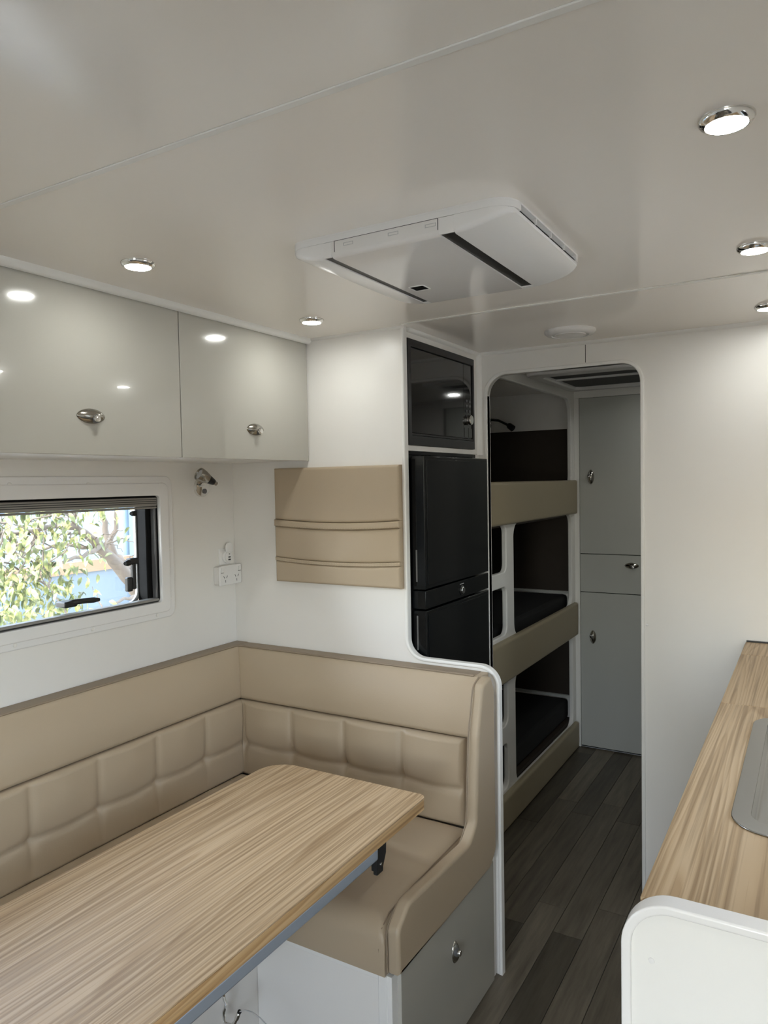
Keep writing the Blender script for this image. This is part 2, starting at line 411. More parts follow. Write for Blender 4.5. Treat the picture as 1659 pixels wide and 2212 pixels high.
# ------------------------------------------------------------------ window_1 (dinette)
wd = thing('window_1', (XL, (WY0+WY1)/2, WZ0), kind='structure')
FO = (.547, 1.713, 1.066, 1.526)
fr = MB().plate(rrect(*FO, .028, 6), [rrect(WY0, WY1-.004, WZ0+.008, WZ1-.004, .012, 4)], .010, lambda a, b, w: (XL+w, a, b), bevel=.003).build('window_frame', 'plastic_white', wd)
MB().plate(rrect(FO[0]+.022, FO[1]-.022, FO[2]+.020, FO[3]-.022, .020, 6), [rrect(WY0, WY1-.004, WZ0+.008, WZ1-.004, .012, 4)], .010, lambda a, b, w: (XL+.006+w, a, b), bevel=.003).build('frame_step', 'plastic_white', fr)
for sy, sz in [(1.671, 1.500), (1.392, 1.503), (1.151, 1.505), (.90, 1.505), (1.694, 1.289), (1.692, 1.126), (1.635, 1.080), (1.390, 1.079), (1.149, 1.080), (.90, 1.08)]:
    MB().lathe([(.0058, 0), (.0056, .002), (.004, .0035), (0, .0038)], (XL+.0098, sy, sz), 'x', 14).build('screw_cap', 'wall_white', fr)
# liner (reveal through the wall)
ln = MB(); z0, z1 = WZ0+.004, WZ1-.002
ln.plate(rrect(WY0, WY1, WZ0, WZ1, .012, 4), [rrect(WY0+.004, WY1-.004, WZ0+.004, WZ1-.004, .010, 4)], .085, lambda a, b, w: (XL-.085+w, a, b))
ln.build('liner', 'black_satin', wd)
# roller blind cassette and bottom channel, side channel
bc = box('blind_cassette', 'blind_grey', (XL-.030, XL+.004, WY0+.006, WY1-.006, 1.430, 1.458), wd, bevel=.003)
for zz in (1.4385, 1.4445, 1.4505): box('groove', 'black_satin', (XL+.0035, XL+.0046, WY0+.006, WY1-.010, zz, zz+.0022), bc)
box('cassette_gap', 'rubber', (XL-.078, XL-.004, WY0+.006, WY1-.006, 1.4582, WZ1-.0045), wd)
box('blind_bar', 'blind_grey', (XL-.026, XL+.002, WY0+.006, WY1-.006, 1.4225, 1.4285), wd, bevel=.0015)
br = box('bottom_channel', 'blind_grey', (XL-.026, XL+.002, WY0+.006, WY1-.006, WZ0+.006, WZ0+.020), wd, bevel=.003)
box('channel_slot', 'black_satin', (XL+.0012, XL+.0030, WY0+.010, WY1-.010, WZ0+.009, WZ0+.0125), br)
box('side_channel', 'grey_plastic', (XL-.022, XL-.002, WY1-.013, WY1-.006, WZ0+.02, 1.43), wd, bevel=.002)
box('seal', 'rubber', (XL-.070, XL-.024, WY1-.030, WY1-.006, WZ0+.004, WZ1-.006), wd, bevel=.003)
# hinged acrylic pane with rounded border
px = XL-.075; pr = rrect(WY0+.002, WY1-.022, WZ0-.003, WZ1+.015, .045, 8)
pn = MB().plate(rrect(WY0+.004, WY1-.024, WZ0-.001, WZ1+.013, .043, 8), [], .003, lambda a, b, w: (px+w, a, b)).build('window_pane', 'glass', wd)
MB().plate(pr, [rrect(WY0+.014, WY1-.034, WZ0+.009, WZ1+.003, .036, 8)], .010, lambda a, b, w: (px-.003+w, a, b), bevel=.002).build('pane_border', 'silver_trim', pn)
# friction stay on the far side and bottom latch
st = box('window_stay', 'black_plastic', (XL-.060, XL-.046, 1.592, 1.606, 1.165, 1.262), wd, bevel=.003)
box('stay_clamp', 'black_plastic', (XL-.062, XL-.040, 1.578, 1.612, 1.246, 1.266), st, bevel=.003)
MB().lathe([(.006, 0), (.009, .002), (.010, .010), (.008, .02), (.006, .026)], (XL-.05, 1.582, 1.252), (.35, -1, 0), 12).build('stay_knob', 'black_plastic', st)
box('stay_arm', 'black_plastic', (XL-.060, XL-.042, 1.568, 1.588, 1.160, 1.206), st, bevel=.004)
MB().lathe([(.007, 0), (.009, .003), (.008, .018), (.006, .022)], (XL-.052, 1.612, 1.408), (.3, -1, 0), 12).build('hinge_knob', 'black_plastic', wd)
la = MB().tube([(XL-.045, 1.345, 1.158), (XL-.032, 1.365, 1.160), (XL-.026, 1.395, 1.1595), (XL-.026, 1.425, 1.1575), (XL-.028, 1.446, 1.1555)], [.005, .0085, .008, .0085, .005], 10).build('window_latch', 'black_plastic', wd)
box('latch_foot', 'black_plastic', (XL-.072, XL-.028, 1.330, 1.372, 1.146, 1.164), la, bevel=.004)

# ------------------------------------------------------------------ window_2 behind the camera (out of view, added for daylight)
w2 = thing('window_2', ((BX0+BX1)/2, YB, BZ0), kind='structure')
MB().plate(rrect(BX0-.05, BX1+.05, BZ0-.05, BZ1+.05, .03, 5), [rrect(BX0, BX1, BZ0, BZ1, .02, 4)], .012, lambda a, b, w: (a, YB+w, b), bevel=.003).build('window_frame', 'plastic_white', w2)
box('window_pane', 'glass', (BX0, BX1, YB-.022, YB-.019, BZ0, BZ1), w2)

d1 = thing('unseen_door_1', (XR, -.80, .08), kind='structure')  # entry door out of view, its glazing added for daylight
MB().plate(rrect(-1.20, -.60, .03, 1.87, .06, 6), [rrect(-1.15, -.65, .80, 1.82, .05, 6)], .014, lambda a, b, w: (XR-w, a, b), bevel=.003).build('door_leaf', 'plastic_white', d1)
box('door_pane', 'glass', (XR+.018, XR+.021, -1.15, -.65, .80, 1.82), d1)
for k_, (a_, b_, c_, d_) in enumerate(RW[1:]):
    w3 = thing('window_%d' % (k_+3), (XR, (a_+b_)/2, c_), kind='structure')  # kitchen window out of view, added to bring in daylight
    MB().plate(rrect(a_-.04, b_+.04, c_-.04, d_+.04, .03, 5), [rrect(a_, b_, c_, d_, .02, 4)], .012, lambda a, b, w: (XR-w, a, b), bevel=.003).build('window_frame', 'plastic_white', w3)
    box('window_pane', 'glass', (XR+.018, XR+.021, a_, b_, c_, d_), w3)

# ------------------------------------------------------------------ handles
def leaf_handle(parent, org, ax_long, ax_up, nrm, L_=.080, Hh=.036, mirror=1, button=True):
    """eye-shaped push-lock handle; sits on a door as a sub-part"""
    o = Vector(org); A = Vector(ax_long); B = Vector(ax_up); N = Vector(nrm); m = MB()
    nr, ns = 7, 40
    def outl(t):
        a = 2*PI*t; c = math.cos(a); s_ = math.sin(a)
        x = L_/2*c; y = Hh/2*math.copysign(abs(s_)**1.25, s_)
        return x, y
    def P(t, k):
        x, y = outl(t); h = .013*(1-k**2.2)
        if y < 0: h = .013*(1-k**2.2)
        return o + A*(x*k*mirror) + B*(y*k) + N*(h+.0006)
    v = [P(i/ns, (j+1)/nr) for j in range(nr) for i in range(ns)]
    fcs = [(j*ns+i, j*ns+(i+1) % ns, (j+1)*ns+(i+1) % ns, (j+1)*ns+i) for j in range(nr-1) for i in range(ns)]
    fcs.append(tuple(range(ns-1, -1, -1)))
    e = len(v); v += [o + A*(outl(i/ns)[0]*mirror) + B*outl(i/ns)[1] for i in range(ns)]
    fcs += [((nr-1)*ns+i, (nr-1)*ns+(i+1) % ns, e+(i+1) % ns, e+i) for i in range(ns)] + [tuple(e+i for i in range(ns))]
    m.add(v, fcs); h_ = m.build('handle', 'nickel', parent, ang=60)
    if button:
        b_ = o + B*(-.006) + A*(.006*mirror)
        MB().lathe([(.0105, .004), (.0105, .0128), (.0095, .0135)], b_, N, 18).build('handle_recess', 'grey_plastic', parent)
        MB().lathe([(.0082, .004), (.0082, .018), (.007, .0205), (.003, .0212), (0, .0213)], b_, N, 18).build('push_button', 'chrome', parent)
    return h_

# ------------------------------------------------------------------ overhead cupboard over the dinette
XD = -1.482
oc = thing('overhead_cupboard', ((XL+XD)/2, .9, 1.57), 'cream gloss overhead cupboard running along the wall above the window', 'cupboard')
box('body', 'wall_white', (XL, XD-.018, -.1, YD-.002, 1.572, H), oc)
for y0, y1, hy in ((-.10, .345, None), (.348, 1.434, 1.148), (1.4375, YD-.004, 1.740)):
    d = box('door', 'door_cream', (XD-.016, XD, y0, y1, 1.5705, H-.008), oc, bevel=.0008)
    if hy: leaf_handle(d, (XD, hy, 1.6625), (0, 1, 0), (0, 0, 1), (1, 0, 0))

# ------------------------------------------------------------------ partition between dinette and fridge
PT = .017
edge = fillet([(-1.108, H, 0), (-1.108, .940, .055), (-.803, .940, .062), (-.803, 0, 0)], closed=False, n=10)
pp = thing('partition_panel', (-1.3, YD, 0), 'white partition panel with stepped rounded edge between dinette and fridge', 'partition')
MB().plate([(XL+.0005, 0.0005), (XL+.0005, H)] + offset(edge, -.005), [], PT, lambda a, b, w: (a, YD+w, b)).build('panel', 'wall_white', pp)
rim = edge + list(reversed(offset(edge, -.011)))
MB().plate(rim, [], PT+.009, lambda a, b, w: (a, YD-.005+w, b), bevel=.004).build('edge_trim', 'trim_white', pp)

# ------------------------------------------------------------------ padded wall panel
pd = thing('padded_wall_panel', (-1.37, YD, 1.155), 'beige leather padded panel fixed to white partition above the bench', 'padded panel')
PX0, PX1, PZ0, PZ1 = -1.621, -1.122, 1.155, 1.548
def pmap(z0): return lambda a, b, w: (PX0+a, YD-w, z0+b)
def sag(uu): return -.010*(1-(2*uu/(PX1-PX0)-1)**2)
def add_pad(name, z0, z1, T, rad, fn=None, s0=True, s1=True):
    m = MB(); hgt = z1-z0
    def mp(a, b, w):
        k = b/hgt; zz = z0+b + (sag(a)*(1-k) if s0 else 0) + (sag(a)*k if s1 else 0)
        return (PX0+a, YD-w, zz)
    cushion(m, PX1-PX0, hgt, T, mp, rad, fn); return m.build(name, 'leather', pd, ang=60)
add_pad('upper_pad', 1.372, PZ1, .024, .009, None, True, False)
add_pad('pocket_band', 1.349, 1.3715, .029, .006)
add_pad('middle_pad', 1.241, 1.3485, .024, .007, lambda a, b: .003*math.sin(PI*b/.107)*abs(math.sin(2*PI*a/.499)))
add_pad('lower_band', 1.2285, 1.2408, .0245, .003)
add_pad('lower_pad', PZ0, 1.2282, .024, .008, None, False, True)
for zz, off in ((1.353, .0295), (1.2315, .0250), (1.2383, .0250)):
    for i in range(46):
        a = .012 + i*.0104; m = MB().box(PX0+a, PX0+a+.006, YD-off-.0006, YD-off+.001, zz+sag(a)-.0006, zz+sag(a)+.0006)
        if i == 0: acc = m
        else: acc.add(m.v, m.f)
    tag(acc.build('stitching', 'thread', pd, smooth=False), kind='stuff')

# ------------------------------------------------------------------ dinette bench
bx0 = -.835
bench = thing('corner_bench', (-1.5, 1.2, 0), 'L-shaped corner bench in tufted beige leather around the wooden table', 'bench')
BF = -1.225        # front of the bench along the wall
# bases
box('bench_base', 'wall_white', (XL+.002, BF, .10, YD-.007, .002, .368), bench, bevel=.002)
fb = box('bench_base', 'wall_white', (BF+.0005, -.836, 1.392, YD-.007, .002, .368), bench, bevel=.002)
box('cover_strip', 'trim_white', (-.858, -.834, 1.386, 1.392, .002, .366), fb, bevel=.002)
box('cover_strip', 'trim_white', (BF+.002, -.858, 1.3885, 1.392, .352, .366), fb, bevel=.001)
side = box('side_panel', 'trim_white', (-.836, -.822, 1.388, YD-.007, .002, .368), bench, bevel=.001)
dr = box('locker_door', 'door_cream', (-.823, -.812, 1.414, 1.972, .012, .372), bench, bevel=.001)
leaf_handle(dr, (-.812, 1.70, .252), (0, 0, 1), (0, 1, 0), (1, 0, 0), .060, .034)

# seat cushions
def seat(name, x0, x1, y0, y1, z0, z1, rad, bulge=.012, crease=None):
    m = MB()
    def fn(a, b):
        U, V = x1-x0, y1-y0
        h = bulge*math.sin(PI*min(1, max(0, a/U)))**.5*math.sin(PI*min(1, max(0, b/V)))**.5
        if crease: h += crease(a, b)
        return h
    cushion(m, x1-x0, y1-y0, z1-z0, lambda a, b, w: (x0+a, y0+b, z0+w), rad, fn, .018)
    return m.build(name, 'leather', bench, ang=70)
seat('seat_cushion', -1.745, BF, .12, 1.925, .369, .490, .045)
fs = seat('seat_cushion', BF+.002, bx0-.001, 1.380, 1.925, .369, .488, .045, .012,
     lambda a, b: -.007*math.exp(-((b-.285-.02*math.sin(a*9))/.012)**2))
MB().tube([(bx0-.016, 1.384, .385), (bx0-.016, 1.381, .43), (bx0-.016, 1.395, .470), (bx0-.016, 1.43, .490), (bx0-.017, 1.55, .4945), (bx0-.018, 1.75, .494), (bx0-.022, 1.84, .490)], .0016, 6).build('piping', 'leather_dark', fs)

# back cushions: offset from wall grows towards the bottom
def prof_up(k):   # k 0 bottom .. 1 top -> offset of the front surface
    return .110 - .052*k**1.7 + .006*math.sin(PI*k)
def back_upper(name, L_, mp3):
    m = MB(); V = .172
    def mp(a, b, w):
        k = b/V; return mp3(a/L_, .748+b, w*prof_up(k)/.1, prof_up(k))
    cushion(m, L_, V, .1, mp, .013, None, .016)
    return m.build(name, 'leather', bench, ang=75)
def back_lower(name, L_, mp3, seams, soft=1.0, zg=.600):
    m = MB(); V = .262; z0 = .484; sp_ = seams[1]-seams[0]
    def fn(a, b):
        z = z0+b; dv = min(abs(a-q) for q in seams)
        ph = .5-.5*math.cos(2*PI*(a-seams[0])/sp_)
        dz = abs(z-(zg - .006*ph))
        up = 1.0 if z >= zg else max(.30, 1-(zg-z)/.09)
        up *= .55+.45*math.exp(-((z-zg)/.06)**2)
        h = -.0060*math.exp(-(dz/.007)**2) - .0085*up*math.exp(-(dv/.008)**2)*soft
        h += .010*min(1, dv/.09)**.8*min(1, dz/.08)**.8*(1 if z > zg else .6)*soft
        h -= .007*math.exp(-(dv*dv+dz*dz)/.0005)*soft
        return h
    def mp(a, b, w):
        k = b/V; o_ = .112+.010*math.sin(PI*k)
        return mp3(a/L_, z0+b, w*o_/.1, o_)
    cushion(m, L_, V, .1, mp, .013, fn, .008)
    return m.build(name, 'leather', bench, ang=75)
LB0, LB1 = .20, 1.905
lmap = lambda a, z, w, off: (XL+.0015+w, LB0 + a*(YD+.009-off-LB0), z)
back_upper('back_bolster', LB1-LB0, lmap)
back_lower('back_cushion', LB1-LB0, lmap, [1.105-LB0+.207*k for k in range(-4, 4)], .75)
FB0, FB1 = -1.712, -.872
fmap = lambda a, z, w, off: (XL-.009+off + a*(FB1+.009-XL-off), YD-.0015-w, z)
umap = lambda a, z, w, off: (XL-.009+off + a*(-.8385+.009-XL-off), YD-.0015-w, z)
ub = back_upper('back_bolster', FB1-FB0+.03, umap)
lb = back_lower('back_cushion', FB1-FB0, fmap, [-1.487-FB0+.2065*k for k in range(-1, 4)])
# top lip boards and piping
box('top_lip', 'leather_dark', (XL+.0015, XL+.055, LB0, YD-.002, .9190, .9225), bench, bevel=.002)
box('top_lip', 'leather_dark', (XL+.0555, -.860, YD-.055, YD-.0055, .9190, .9225), bench, bevel=.002)
MB().tube([(XL+.057, LB0, .920), (XL+.057, YD-.058, .920)], .0022, 6).build('piping', 'leather_dark', bench)
MB().tube([(XL+.057, YD-.058, .920), (-.860, YD-.058, .920)], .0022, 6).build('piping', 'leather_dark', bench)
# L-shaped padded end board on the aisle side
inner = [(1.930, .928, .012), (1.886, .915, .03), (1.850, .78, .1), (1.828, .545, .035), (1.785, .507, .05), (1.44, .524, .05), (1.386, .482, .03), (1.388, .376, .004), (1.60, .372, 0), (1.930, .372, .03), (1.972, .41, .03), (1.972, .885, .03), (1.950, .928, .012)]
eb = MB().plate(fillet(inner, n=6), [], .034, lambda a, b, w: (bx0+w, a, b), bevel=.010, bseg=4).build('end_board', 'leather', bench, ang=60)
ip = fillet([(1.925, .928, 0), (1.882, .912, .03), (1.846, .78, .1), (1.824, .541, .035), (1.783, .503, .05), (1.44, .520, .05), (1.383, .478, .03), (1.385, .38, 0)], closed=False, n=6)
MB().tube([(bx0+.004, a, b) for a, b in ip], .0022, 6).build('piping', 'leather_dark', eb)

# ------------------------------------------------------------------ table
TX0, TX1, TY0, TY1, TZ = -1.330, -.841, .42, 1.612, .700
tb = thing('dinette_table', (-1.08, .9, 0), 'oak laminate dinette table with rounded corners in front of the bench', 'table')
tout = fillet([(TX0, TY0, .03), (TX1, TY0, .03), (TX1, TY1, .022), (TX0, TY1, .075)], n=10)
tt = MB().plate(tout, [], .003, lambda a, b, w: (a, b, TZ-.003+w)).build('table_top', 'oak', tb)
MB().plate(fillet([(TX0+.002, TY0+.002, .028), (TX1-.002, TY0+.002, .028), (TX1-.002, TY1-.002, .020), (TX0+.002, TY1-.002, .073)], n=10), [], .0008, lambda a, b, w: (a, b, TZ-.0038+w)).build('joint_line', 'leather_dark', tt)
MB().plate(tout, [], .0260, lambda a, b, w: (a, b, TZ-.0298+w)).build('edge_band', 'oak_edge', tt)
rl = box('underside_rail', 'alu_grey', (-.862, -.843, TY0+.02, 1.375, TZ-.0575, TZ-.030), tb, bevel=.004)
bk = MB().plate([(1.376, .612), (1.400, .606), (1.418, .640), (1.420, .6695), (1.376, .6695)], [], .016, lambda a, b, w: (-.864+w, a, b), bevel=.002).build('table_bracket', 'black_plastic', tb)
box('bracket_tab', 'black_plastic', (-.862, -.850, 1.380, 1.408, .600, .640), bk, bevel=.003)
MB().lathe([(.004, 0), (.004, .004)], (-.850, 1.395, .622), 'x', 10).build('bracket_screw', 'chrome', bk)
lg = MB().lathe([(.030, .012), (.030, TZ-.03)], (-1.08, .62, 0), 'z', 20).build('table_leg', 'alu_grey', tb)
MB().lathe([(.13, 0), (.13, .006), (.11, .012), (.035, .014)], (-1.08, .62, .0005), 'z', 28).build('foot_plate', 'alu_grey', lg)

# unidentified curved chrome tube with cord below the table
hk = thing('chrome_tube', (-1.222, 1.24, .21), 'curved chrome tube with black tip and thin cord below the table', 'lamp')
yh = 1.25
arc = [(-1.2235, yh, .262), (-1.242, yh, .240), (-1.236, yh, .222), (-1.224, yh, .213), (-1.206, yh, .215), (-1.194, yh, .226), (-1.187, yh, .240)]
arc = [(-1.205+.0*i, yh-.0, z) if False else (x+.022, yh, z) for i, (x, y_, z) in enumerate(arc)]
MB().tube([(-1.2185, yh+.010, .285), (-1.205, yh, .276), (-1.198, yh, .262)] + [(max(q[0], -1.2065), q[1], q[2]) for q in arc[1:]], .0042, 10).build('tube', 'chrome', hk)
MB().lathe([(.0055, 0), (.0055, .016), (.004, .018)], (-1.166, yh, .238), (.45, 0, 1), 12).build('tip', 'chrome', hk)
MB().lathe([(.0050, .0), (.0050, .004)], (-1.158, yh, .2555), (.45, 0, 1), 12).build('tip_cap', 'black_plastic', hk)
MB().tube([(-1.157, yh, .258), (-1.14, yh, .268), (-1.118, yh, .271), (-1.095, yh, .266), (-1.07, yh, .254), (-1.05, yh, .236), (-1.04, yh, .20), (-1.035, yh, .10), (-1.03, yh, .003)], .0014, 6).build('cord', 'marker_white', hk)
MB().lathe([(.010, 0), (.010, .004), (.006, .006)], (BF+.0012, yh+.012, .285), 'x', 14).build('mount', 'chrome', hk)

# ------------------------------------------------------------------ reading lamp on the wall
rlamp = thing('reading_light', (XL, 1.851, 1.46), 'chrome swivel reading light with black collar on wall beside the window', 'lamp')
MB().lathe([(.033, 0), (.033, .009), (.031, .012), (.012, .014)], (XL, 1.853, 1.487), 'x', 28).build('base', 'chrome', rlamp)
MB().lathe([(.0085, .010), (.0085, .017), (.007, .018)], (XL, 1.858, 1.474), 'x', 16).build('switch', 'grey_plastic', rlamp)
MB().tube([(XL+.010, 1.838, 1.493), (XL+.030, 1.832, 1.497), (XL+.046, 1.826, 1.503), (XL+.054, 1.823, 1.512)], [.006, .006, .006, .005], 8).build('bracket', 'chrome', rlamp)
hd = (Vector((-.22, -.84, .45))).normalized(); ho = Vector((XL+.055, 1.822, 1.520))
hd_o = MB().lathe([(.010, -.014), (.0165, -.010), (.0215, .008), (.0235, .026), (.0225, .029), (.0195, .029), (.0180, .024)], ho, hd, 24).build('head', 'nickel', rlamp)
MB().lathe([(.018, .0225), (.018, .0245)], ho, hd, 20).build('lens', 'lamp_off', hd_o)
MB().lathe([(.0100, -.036), (.0130, -.024), (.0155, -.0105)], ho, hd, 20).build('collar', 'black_plastic', rlamp)
MB().lathe([(.0070, -.048), (.0075, -.046), (.0075, -.036)], ho, hd, 16).build('tail_button', 'nickel', rlamp)

# ------------------------------------------------------------------ sockets
so = thing('power_socket', (XL, 1.955, 1.142), 'white double power socket on a surface block in the wall corner', 'power socket')
box('mounting_block', 'plastic_white', (XL, XL+.024, 1.906, YD-.001, 1.142, 1.204), so, bevel=.002)
sp = box('face_plate', 'plastic_white', (XL+.024, XL+.033, 1.902, YD-.002, 1.138, 1.208), so, bevel=.003)
for cy in (1.930, 1.988):
    for (dy, dz, rot) in ((-.0075, .004, -.5), (.0075, .004, .5), (0, -.011, 0)):
        q = MB(); a, b = math.sin(rot), math.cos(rot); hl = .0045; hw = .0011; xx = XL+.0328
        pts = [(cy+dy+a*hl*s1+b*hw*s2, 1.164+dz+b*hl*s1-a*hw*s2) for s1, s2 in ((-1, -1), (-1, 1), (1, 1), (1, -1))]
        q.add([(xx, p1, p2) for p1, p2 in pts] + [(xx+.0006, p1, p2) for p1, p2 in pts], [(0, 1, 2, 3), (4, 5, 6, 7), (0, 1, 5, 4), (1, 2, 6, 5), (2, 3, 7, 6), (3, 0, 4, 7)])
        q.build('slot', 'grey_plastic', sp, smooth=False)
for cy in (1.914, 2.003):
    sw = box('switch', 'plastic_white', (XL+.0325, XL+.0365, cy-.006, cy+.006, 1.185, 1.201), sp, bevel=.0015)
    box('switch_gap', 'grey_plastic', (XL+.0328, XL+.0336, cy-.007, cy+.007, 1.1830, 1.1848), sp)
us = thing('usb_socket', (XL, 1.965, 1.21), 'small white USB charging socket with open flap above power socket', 'usb socket')
box('face_plate', 'plastic_white', (XL, XL+.004, 1.933, 1.988, 1.2085, 1.266), us, bevel=.0015)
MB().lathe([(.023, .004), (.0225, .011), (.021, .012)], (XL, 1.967, 1.236), 'x', 28).build('bezel', 'plastic_white', us)
ff = MB().lathe([(.019, .010), (.019, .015), (.018, .016)], (XL, 1.970, 1.236), 'x', 28).build('round_face', 'plastic_white', us)
for dz, ww, hh in ((.010, .006, .0028), (-.001, .011, .004), (-.010, .012, .005)):
    box('port', 'black_plastic', (XL+.0155, XL+.0166, 1.971-ww/2, 1.971+ww/2, 1.236+dz-hh/2, 1.236+dz+hh/2), ff)
MB().plate(fillet([(1.955, 1.252, .005), (1.989, 1.252, .005), (1.989, 1.288, .015), (1.955, 1.288, .015)]), [], .006, lambda a, b, w: (XL+.012+w, a, b), bevel=.002).build('flap', 'plastic_white', us)

# ------------------------------------------------------------------ fridge cabinet, microwave, fridge
fc = thing('fridge_cabinet', (-1.45, 2.3, 0), 'white tall cabinet housing the microwave and the black fridge', 'cabinet')
yl = YD+PT+.0065
box('top_rail', 'wall_white', (XC-.018, XC, yl, YR-.001, 1.950, H), fc)
box('middle_rail', 'wall_white', (XC-.40, XC, yl, YR-.001, 1.5925, 1.6105), fc, bevel=.001)
box('stile', 'wall_white', (XC-.018, XC, 2.560, YR-.001, 1.6106, 1.9499), fc)
box('stile', 'wall_white', (XC-.018, XC, 2.568, YR-.001, .002, 1.5924), fc)
box('back_panel', 'shadow_gap', (XL+.01, XL+.02, yl, YR, .002, H), fc)
box('side_panel', 'wall_white', (XL+.02, XC-.018, YR-.016, YR-.001, .002, H), fc)

mwv = thing('microwave', (-1.3, 2.3, 1.611), 'black built-in microwave with mirrored door above the fridge', 'microwave')
m0, m1, n0, n1 = 2.040, 2.559, 1.6115, 1.9480
box('body', 'black_satin', (XC-.36, XC-.012, m0+.02, m1-.02, n0+.004, n1-.02), mwv)
MB().plate([(m0, n0), (m1, n0), (m1, n1), (m0, n1)], [[(m0+.020, n0+.030), (m1-.011, n0+.030), (m1-.011, n1-.024), (m0+.020, n1-.024)]], .012, lambda a, b, w: (XC-.004+w, a, b), bevel=.0015).build('trim_frame', 'black_satin', mwv)
md = box('oven_door', 'black_gloss', (XC-.006, XC+.0035, m0+.022, 2.4695, n0+.039, n1-.026), mwv, bevel=.001)
box('door_ledge', 'black_satin', (XC-.004, XC+.006, m0+.022, m1-.013, n0+.031, n0+.038), mwv, bevel=.001)
cp = box('control_panel', 'black_gloss', (XC-.006, XC+.003, 2.4710, m1-.013, n0+.039, n1-.026), mwv, bevel=.001)
for i in range(4):
    for yy in (2.486, 2.513):
        box('button', 'black_satin', (XC+.003, XC+.0045, yy, yy+.021, 1.783-.0185*i, 1.793-.0185*i), cp, bevel=.0007)
for yy in (2.4735, 2.5105):
    box('button', 'black_gloss', (XC+.003, XC+.0042, yy, yy+.034, 1.654, 1.689), cp, bevel=.0007)
kb = MB().lathe([(.0180, 0), (.0180, .004), (.0155, .0045), (.0155, .006), (.0175, .0065), (.0175, .0145), (.016, .016), (.014, .0161)], (XC+.003, 2.508, 1.718), 'x', 28).build('dial', 'chrome', cp)

fg = thing('fridge', (-1.38, 2.3, 0), 'tall black two-door fridge with a chrome control knob between doors', 'fridge')
XF = -1.060
box('body', 'black_satin', (XC-.50, XC-.002, 2.041, 2.556, .02, 1.591), fg)
box('top_trim', 'fridge_black', (XC+.0005, XC+.006, 2.041, 2.566, 1.5795, 1.5915), fg, bevel=.001)
def fdoor(z0, z1, g0, g1):
    d = MB().plate([(2.0475, z0), (2.563, z0), (2.563, z1), (2.0475, z1)], [], .050, lambda a, b, w: (XF-.050+w, a, b), bevel=.004).build('fridge_door', 'fridge_black', fg)
    MB().plate([(2.062, z0+.012), (2.552, z0+.012), (2.552, z1-.012), (2.062, z1-.012)], [], .003, lambda a, b, w: (XF-.0012+w, a, b), bevel=.001).build('door_panel', 'fridge_black', d)
    box('side_groove', 'rubber', (XF-.044, XF-.032, 2.0470, 2.0480, z0+.01, z1-.01), d)
    box('grip_strip', 'mid_grey', (XF-.0345, XF-.0295, 2.0462, 2.0475, g0, g1), d, bevel=.0004)
fdoor(1.150, 1.5745, 1.174, 1.276); fdoor(.13, 1.081, .955, 1.065)
cs = box('control_strip', 'fridge_black', (XF-.050, XF-.001, 2.0475, 2.563, 1.0865, 1.1455), fg, bevel=.002)
MB().lathe([(.0135, 0), (.0130, .006), (.0115, .0075), (.010, .0076)], (XF-.001, 2.322, 1.112), 'x', 24).build('control_knob', 'steel', cs)
MB().lathe([(.0175, 0), (.0170, .003)], (XF-.0015, 2.322, 1.112), 'x', 24).build('knob_ring', 'black_satin', cs)
box('print_mark', 'marker_white', (XF-.0012, XF-.0006, 2.306, 2.338, 1.1333, 1.1350), cs)
box('kick_panel', 'black_satin', (XC-.02, XF-.02, 2.05, 2.56, .004, .126), fg, bevel=.002)

# ------------------------------------------------------------------ triple bunk
bu = thing('triple_bunk', (-1.48, 3.4, 0), 'white three-tier bunk frame with beige padded boards behind the doorway', 'bunk bed')
XBK = -1.143
holes = [rrect(2.70, 3.952, 1.44, 1.925, .075, 8),
         rrect(3.055, 3.952, .800, 1.302, .060, 8), rrect(3.060, 3.955, .135, .640, .060, 8)]
for z0, z1 in ((1.100, 1.300), (.830, 1.035), (.435, .640), (.160, .355)):
    holes.append(rrect(2.768, 2.966, z0, z1, .035, 6))
MB().plate([(2.640, .002), (4.028, .002), (4.028, H-.001), (2.640, H-.001)], holes, .024, lambda a, b, w: (XBK-.024+w, a, b), bevel=.006, bseg=3).build('frame', 'trim_white', bu, ang=50)
def bunk_pad(name, z0, z1, y0=2.690, y1=3.985):
    m = MB(); cushion(m, y1-y0, z1-z0, .024, lambda a, b, w: (XBK+w, y0+a, z0+b), .014, None, .04)
    return m.build(name, 'bunk_pad', bu, ang=60)
bunk_pad('side_pad', 1.303, 1.487); bunk_pad('side_pad', .632, .812); bunk_pad('kick_pad', .003, .146)
for i, z in enumerate((1.42, .850, .262)):
    box('mattress', 'mattress_black', (XL+.03, XBK-.045, 2.66, YE-.012, z-.11, z), bu, bevel=.02, bseg=3)
    box('bunk_base', 'brown_board', (XL+.002, XBK-.026, 2.642, YE-.008, z-.130, z-.1105), bu)
    box('end_ledge', 'locker_grey', (XL+.01, XBK-.03, YE-.012, YE-.007, z+.002, z+.014), bu)
for z0, z1 in ((1.436, 1.772), (.866, 1.285), (.278, .70)):
    box('end_board', 'brown_board', (XL+.004, XBK-.028, YE-.006, YE-.001, z0, z1), bu)
for z0, z1 in ((1.436, 1.95), (.866, 1.285), (.278, .70)):
    box('wall_board', 'brown_board', (XL+.0005, XL+.0035, 2.66, YE-.008, z0, z1 if z0 < 1.2 else 1.78), bu)
box('partition_board', 'wall_white', (XL+.002, XBK-.026, 2.638, 2.6415, .01, H-.01), bu)
MB().tube([(-1.42, 2.80, 1.235), (-1.30, 2.83, 1.262), (-1.19, 2.90, 1.255)], .0016, 6).build('cord', 'marker_white', bu)
